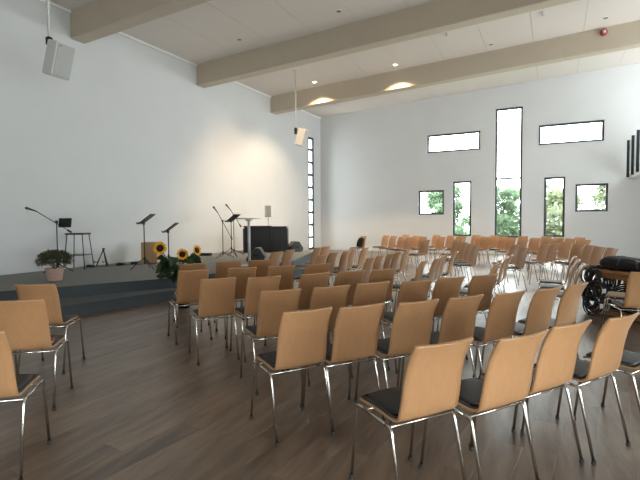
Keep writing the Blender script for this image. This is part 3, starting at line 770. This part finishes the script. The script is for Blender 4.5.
# sunflowers in a black floor vase
VX, VY = -5.40, 5.70
t = tag(empty('floor_vase', (VX, VY, 0)), 'slim black floor vase in front of the stage step', 'vase')
MB().lathe([(.085, 0), (.095, .01), (.115, .18), (.105, .33), (.085, .40), (.095, .42), (.088, .42), (.078, .40)], n=24).build('body', M['blackp'], t, True)
MB().lathe([(.097, .41), (.102, .42), (.094, .43)], n=24).build('rim', M['blackp'], t, True)
def big_leaf(L_, W_, name, parent, p, d, bend=.25, roll=0.0):
    d = d.normalized(); s = d.cross(Vector((0, 0, 1)));
    if s.length < 1e-3: s = Vector((1, 0, 0))
    s.normalize(); s = Matrix.Rotation(roll, 3, d) @ s; up = s.cross(d)
    rowsn = [(0, .05), (.12, .62), (.3, 1.0), (.5, .92), (.7, .62), (.88, .26), (1, .02)]
    vs = []; fs = []
    for a, b in rowsn:
        c = p + d * L_ * a - Vector((0, 0, 1)) * bend * L_ * a * a
        for k in (-1, 0, 1): vs.append(c + s * k * b * W_ / 2 + up * (.04 * L_ if k else 0))
    for i in range(len(rowsn) - 1):
        for k in (0, 1): a = i * 3 + k; fs.append((a, a + 1, a + 4, a + 3))
    return MB().add(vs, fs).build(name, M['leafs'], parent, True)
def sunflower(head, face, rad, label, nl):
    t = tag(empty('sunflower', (VX, VY, .30)), label, 'sunflower', 'sunflowers in the black vase')
    h = Vector(head) - Vector((VX, VY, .30)); face = Vector(face).normalized()
    base = h - face * .05
    st = MB().tube([(0, 0, -.15), (h.x * .15, h.y * .15, .15), (h.x * .7, h.y * .7, h.z * .75), base + Vector((0, 0, -.04)), base], .008, 6).build('stem', M['leafs'], t, True)
    q = face.to_track_quat('Z', 'Y').to_matrix()
    m1 = MB().lathe([(rad * .2, -.012), (rad * .52, -.004), (rad * .5, .014), (rad * .25, .022), (.004, .018)], n=18)
    MB().add([q @ Vector(v) + h for v in m1.v], m1.f).build('disc', M['disc'], t, True)
    pt = MB()
    for ring_, (n_, tilt) in enumerate(((17, .10), (17, .32))):
        for k in range(n_):
            a = 2 * math.pi * (k + .5 * ring_) / n_ + random.uniform(-.08, .08)
            d = Vector((math.cos(a), math.sin(a), tilt + random.uniform(-.1, .15)))
            leaf_quad(pt, d * 0 + Vector((math.cos(a), math.sin(a), 0)) * rad * .42, d, Vector((0, 0, 1)), rad * random.uniform(.5, .66), rad * .30)
    MB().add([q @ Vector(v) + h for v in pt.v], pt.f).build('petals', M['petal'], t)
    for k in range(nl):
        f = .25 + .45 * k / max(1, nl - 1); a = k * 2.4 + head[0] * 9
        p = Vector((h.x * f, h.y * f, h.z * f))
        big_leaf(random.uniform(.13, .19), random.uniform(.11, .15), 'leaf', t, p, Vector((math.cos(a), math.sin(a), random.uniform(-.4, .5))), .35, random.uniform(-1.2, 1.2))
cv = Vector((.60, -.78, .12))
sunflower((-5.69, 5.50, .985), (.45, -.85, .05), .115, 'large sunflower at the left of the bouquet', 10)
sunflower((-5.31, 5.60, .890), (.62, -.75, .02), .098, 'middle sunflower just above the chair backs', 9)
sunflower((-5.12, 5.72, .950), (.95, .05, .25), .10, 'sunflower turned sideways at the right of the bouquet', 9)
t = tag(empty('bouquet_greenery', (VX, VY, .38)), 'dark leafy greenery filling the sunflower bouquet', 'greenery')
for k in range(52):
    a = k * 2.399; rr = .05 + .20 * random.random()
    p = Vector((math.cos(a) * rr * 1.05 - .09, math.sin(a) * rr * .8 - .02, .12 + .34 * random.random()))
    big_leaf(random.uniform(.14, .20), random.uniform(.12, .17), 'leaf', t, p, Vector((math.cos(a), math.sin(a), random.uniform(-.6, .5))), .45, random.uniform(-1.3, 1.3))
for k in range(6):
    a = k * 1.05; MB().tube([(0, 0, -.2), (.03 * math.cos(a), .03 * math.sin(a), .05), (.15 * math.cos(a), .12 * math.sin(a), .35)], .006, 5).build('stem', M['leafs'], t)

# ================================================================== CLUTTERED TABLE AT THE RIGHT
TX, TY, TA = 1.10, 7.78, R(-50)
t = tag(empty('utility_table', (TX, TY, 0), TA), 'wooden table with slatted frame and low shelf heaped with cables', 'table')
MB().bbox((.1, 0, .64), (1.30, .62, .045), .008).build('table_top', M['tablew'], t)
for sx in (-.48, .68):
    for sy in (-.26, .26): MB().bbox((sx, sy, .31), (.06, .06, .62), .006).build('leg', M['tablew'], t)
MB().bbox((.1, 0, .05), (1.30, .60, .05), .008).build('shelf', M['tablew'], t)
MB().box((.1, -.27, .585), (1.2, .03, .07)).build('apron', M['tablew'], t)
MB().box((.1, .27, .585), (1.2, .03, .07)).build('apron', M['tablew'], t)
for k in range(7): MB().box((-.38 + .16 * k, .265, .32), (.05, .02, .50)).build('slat', M['tablew'], t)
tm = Matrix.Translation((TX, TY, 0)) @ Matrix.Rotation(TA, 4, 'Z')
def tl(x, y, z): return tm @ Vector((x, y, z))
# long black bag
b_ = tag(empty('equipment_bag', tl(-.02, 0, .6625), TA), 'long black padded bag lying on the wooden table', 'bag')
secs = [(-.52, .10, .06), (-.50, .20, .16), (-.40, .24, .195), (-.1, .24, .17), (.25, .22, .13), (.55, .20, .10), (.68, .18, .08), (.70, .10, .05)]
vs = []; n = 14
for x, hw, hh in secs:
    for k in range(n):
        a = 2 * math.pi * k / n; c, s_ = math.cos(a), math.sin(a)
        vs.append((x, hw * math.copysign(abs(c) ** .5, c), hh / 2 + hh / 2 * math.copysign(abs(s_) ** .6, s_) + .004 * math.sin(x * 23 + k)))
fs = [(i * n + k, i * n + (k + 1) % n, (i + 1) * n + (k + 1) % n, (i + 1) * n + k) for i in range(len(secs) - 1) for k in range(n)] + [tuple(range(n - 1, -1, -1)), tuple((len(secs) - 1) * n + k for k in range(n))]
MB().add(vs, fs).build('bag_body', M['blackc'], b_, True)
MB().tube([(-.46, -.1, .178), (-.1, -.1, .168), (.25, -.09, .132), (.62, -.08, .094)], .007, 6).build('zip', M['silver'], b_, True)
MB().tube(smooth_path([(-.15, -.24, .08), (-.12, -.22, .185), (.12, -.20, .165), (.16, -.225, .06)], .05), .013, 6).build('carry_handle', M['darkgrey'], b_, True)
# grey folded cover on the bag
c_ = tag(empty('folded_cover', tl(.42, .02, .772), TA), 'grey folded cloth on top of the black bag', 'cloth')
MB().bbox((.02, 0, .022), (.44, .26, .03), .012).build('lower_fold', M['grille'], c_)
MB().bbox((.03, .02, .048), (.38, .22, .022), .01).build('upper_fold', M['grille'], c_)
# cable coils
def coil(p, rad, axis_rot, label, turns=8, r=.010, m='rubber'):
    t = tag(empty('cable_coil', p), label, 'cable', 'coiled cables at the wooden table')
    for k in range(turns):
        rr = rad * random.uniform(.85, 1.1); off = Vector((random.uniform(-.02, .02), random.uniform(-.02, .02), (k - turns / 2) * r * 1.7))
        q = Matrix.Rotation(axis_rot[2], 3, 'Z') @ Matrix.Rotation(axis_rot[0] + random.uniform(-.15, .15), 3, 'X') @ Matrix.Rotation(axis_rot[1], 3, 'Y')
        pts = [q @ (Vector((rr * math.cos(a * 2 * math.pi / 18), rr * 1.15 * math.sin(a * 2 * math.pi / 18), 0)) + off) for a in range(18)]
        MB().tube(pts, r, 6, closed=True).build('loop', M[m], t, True)
    q0 = Matrix.Rotation(axis_rot[2], 3, 'Z') @ Matrix.Rotation(axis_rot[0], 3, 'X') @ Matrix.Rotation(axis_rot[1], 3, 'Y')
    MB().box(q0 @ Vector((rad, 0, 0)), (.06, .035, .06)).build('tie', M['silver'], t)
fc_ = ['upper', 'middle', 'lower', 'lowest']
for k, (x, z, rd) in enumerate(((-.44, .52, .12), (-.40, .37, .13), (-.46, .24, .13), (-.40, .15, .125))):
    coil(tl(x, -.36 - .02 * k, z), rd, (R(90), 0, TA + .25 * (k % 2) - .1), 'black cable coil hanging before the front table leg, %s of four' % fc_[k], 6, .010)
lc = ['hanging over the left table corner', 'hanging lower at the left table side', 'hanging by the left table leg', 'hanging behind the left table leg', 'low beside the shelf end']
for k, (x, y, z, rd) in enumerate(((-.60, -.20, .55, .13), (-.62, -.08, .42, .14), (-.63, -.22, .32, .13), (-.61, .10, .46, .14), (-.64, .02, .24, .12))):
    coil(tl(x, y, z), rd, (0, R(90), TA + .3 * (k % 2)), 'black cable coil ' + lc[k], 9, .011, 'rubber' if k != 2 else 'silver')
lc2 = ['at the left end', 'second from the left', 'in the middle', 'second from the right', 'at the right end']
for k in range(5):
    coil(tl(-.38 + .22 * k, -.08 + .05 * (k % 2), .165), .14, (R(12 * (k % 3 - 1)), 0, k * .7), 'black cable coil on the table shelf ' + lc2[k], 8, .011)
for k in range(3):
    coil(tl(-.28 + .25 * k, .02, .31), .13, (R(20), R(14 * (k - 1)), k), 'black cable coil heaped on top of the shelf coils, ' + ['left', 'middle', 'right'][k], 8, .011)
# clamp-on lamp head / desk microphone hardware at the table corner
t = tag(empty('headphones', tl(-.46, -.12, .6625), TA + .4), 'black and chrome headphones lying at the table corner', 'headphones')
for s in (-1, 1):
    MB().lathe([(.05, 0), (.06, .01), (.06, .045), (.045, .06)], (s * .09, 0, 0), 18).build('ear_cup', M['blackm'], t, True)
MB().tube([(.09 * math.cos(a * math.pi / 10), .0 + .02, .05 + .11 * math.sin(a * math.pi / 10)) for a in range(11)], .011, 8).build('headband', M['silver'], t, True)

# ================================================================== OUTSIDE
for hx, hl, hw_ in ((-9.5, 'left part of the clipped hedge at the garden edge', 5.0), (-2.5, 'middle part of the clipped hedge at the garden edge', 5.0), (4.5, 'right part of the clipped hedge at the garden edge', 5.0)):
    t = tag(empty('hedge', (hx, 31, -.35)), hl, 'hedge', 'hedge outside the far windows')
    mb = MB()
    for k in range(7):
        q = foliage_ball(420, (-2.55 + .85 * k, 0, .95), (.65, .6, 1.0), .24, .13, .1, .5); mb.add(q.v, q.f)
    mb.build('foliage', M['tree1'], t)['kind'] = 'stuff'
    for k in range(4): MB().tube([(-2.6 + 1.7 * k, 0, 0), (-2.6 + 1.7 * k, 0, 1.2)], .04, 6).build('stem', M['bark'], t)
lawn = struct(MB().box((-5, 45, -.45), (120, 50, .2)).build('garden_lawn', M['grass']), 'lawn outside the far windows')
def tree(x, y, h, rad, m, label, n=6000):
    t = tag(empty('garden_tree', (x, y, -.35)), label, 'tree', 'trees outside the far windows')
    MB().tube([(0, 0, 0), (.05, 0, h * .4), (0, .05, h * .8)], [.10, .07, .03], 8).build('trunk', M['bark'], t, True)
    mb = MB()
    for k in range(14):
        c = (random.uniform(-.7, .7) * rad, random.uniform(-.4, .4) * rad, h * (.10 + .82 * k / 14)); sc_ = rad * (.75 - .40 * k / 14)
        q = foliage_ball(n // 14, c, (sc_, sc_ * .7, sc_ * .7), .30, .16, .1, .2); mb.add(q.v, q.f)
    fo = mb.build('foliage', M[m], t); fo['kind'] = 'stuff'
tree(-8.3, 27, 3.3, 1.15, 'tree2', 'light green tree behind the small square window')
tree(-5.55, 26, 3.6, 1.2, 'tree1', 'deep green tree behind the left narrow window')
tree(-2.95, 27.5, 3.9, 1.25, 'tree1', 'deep green tree behind the tall central window')
tree(-0.1, 26, 3.2, 1.2, 'tree2', 'fresh green tree behind the right narrow window')
tree(2.6, 27, 3.7, 1.25, 'tree2', 'fresh green tree behind the right square window')
tree(-10.8, 33, 4.0, 1.6, 'tree1', 'distant dark tree at the garden edge on the left', 2500)
tree(-0.9, 34, 4.2, 1.7, 'tree1', 'distant dark tree between the two right windows', 2500)
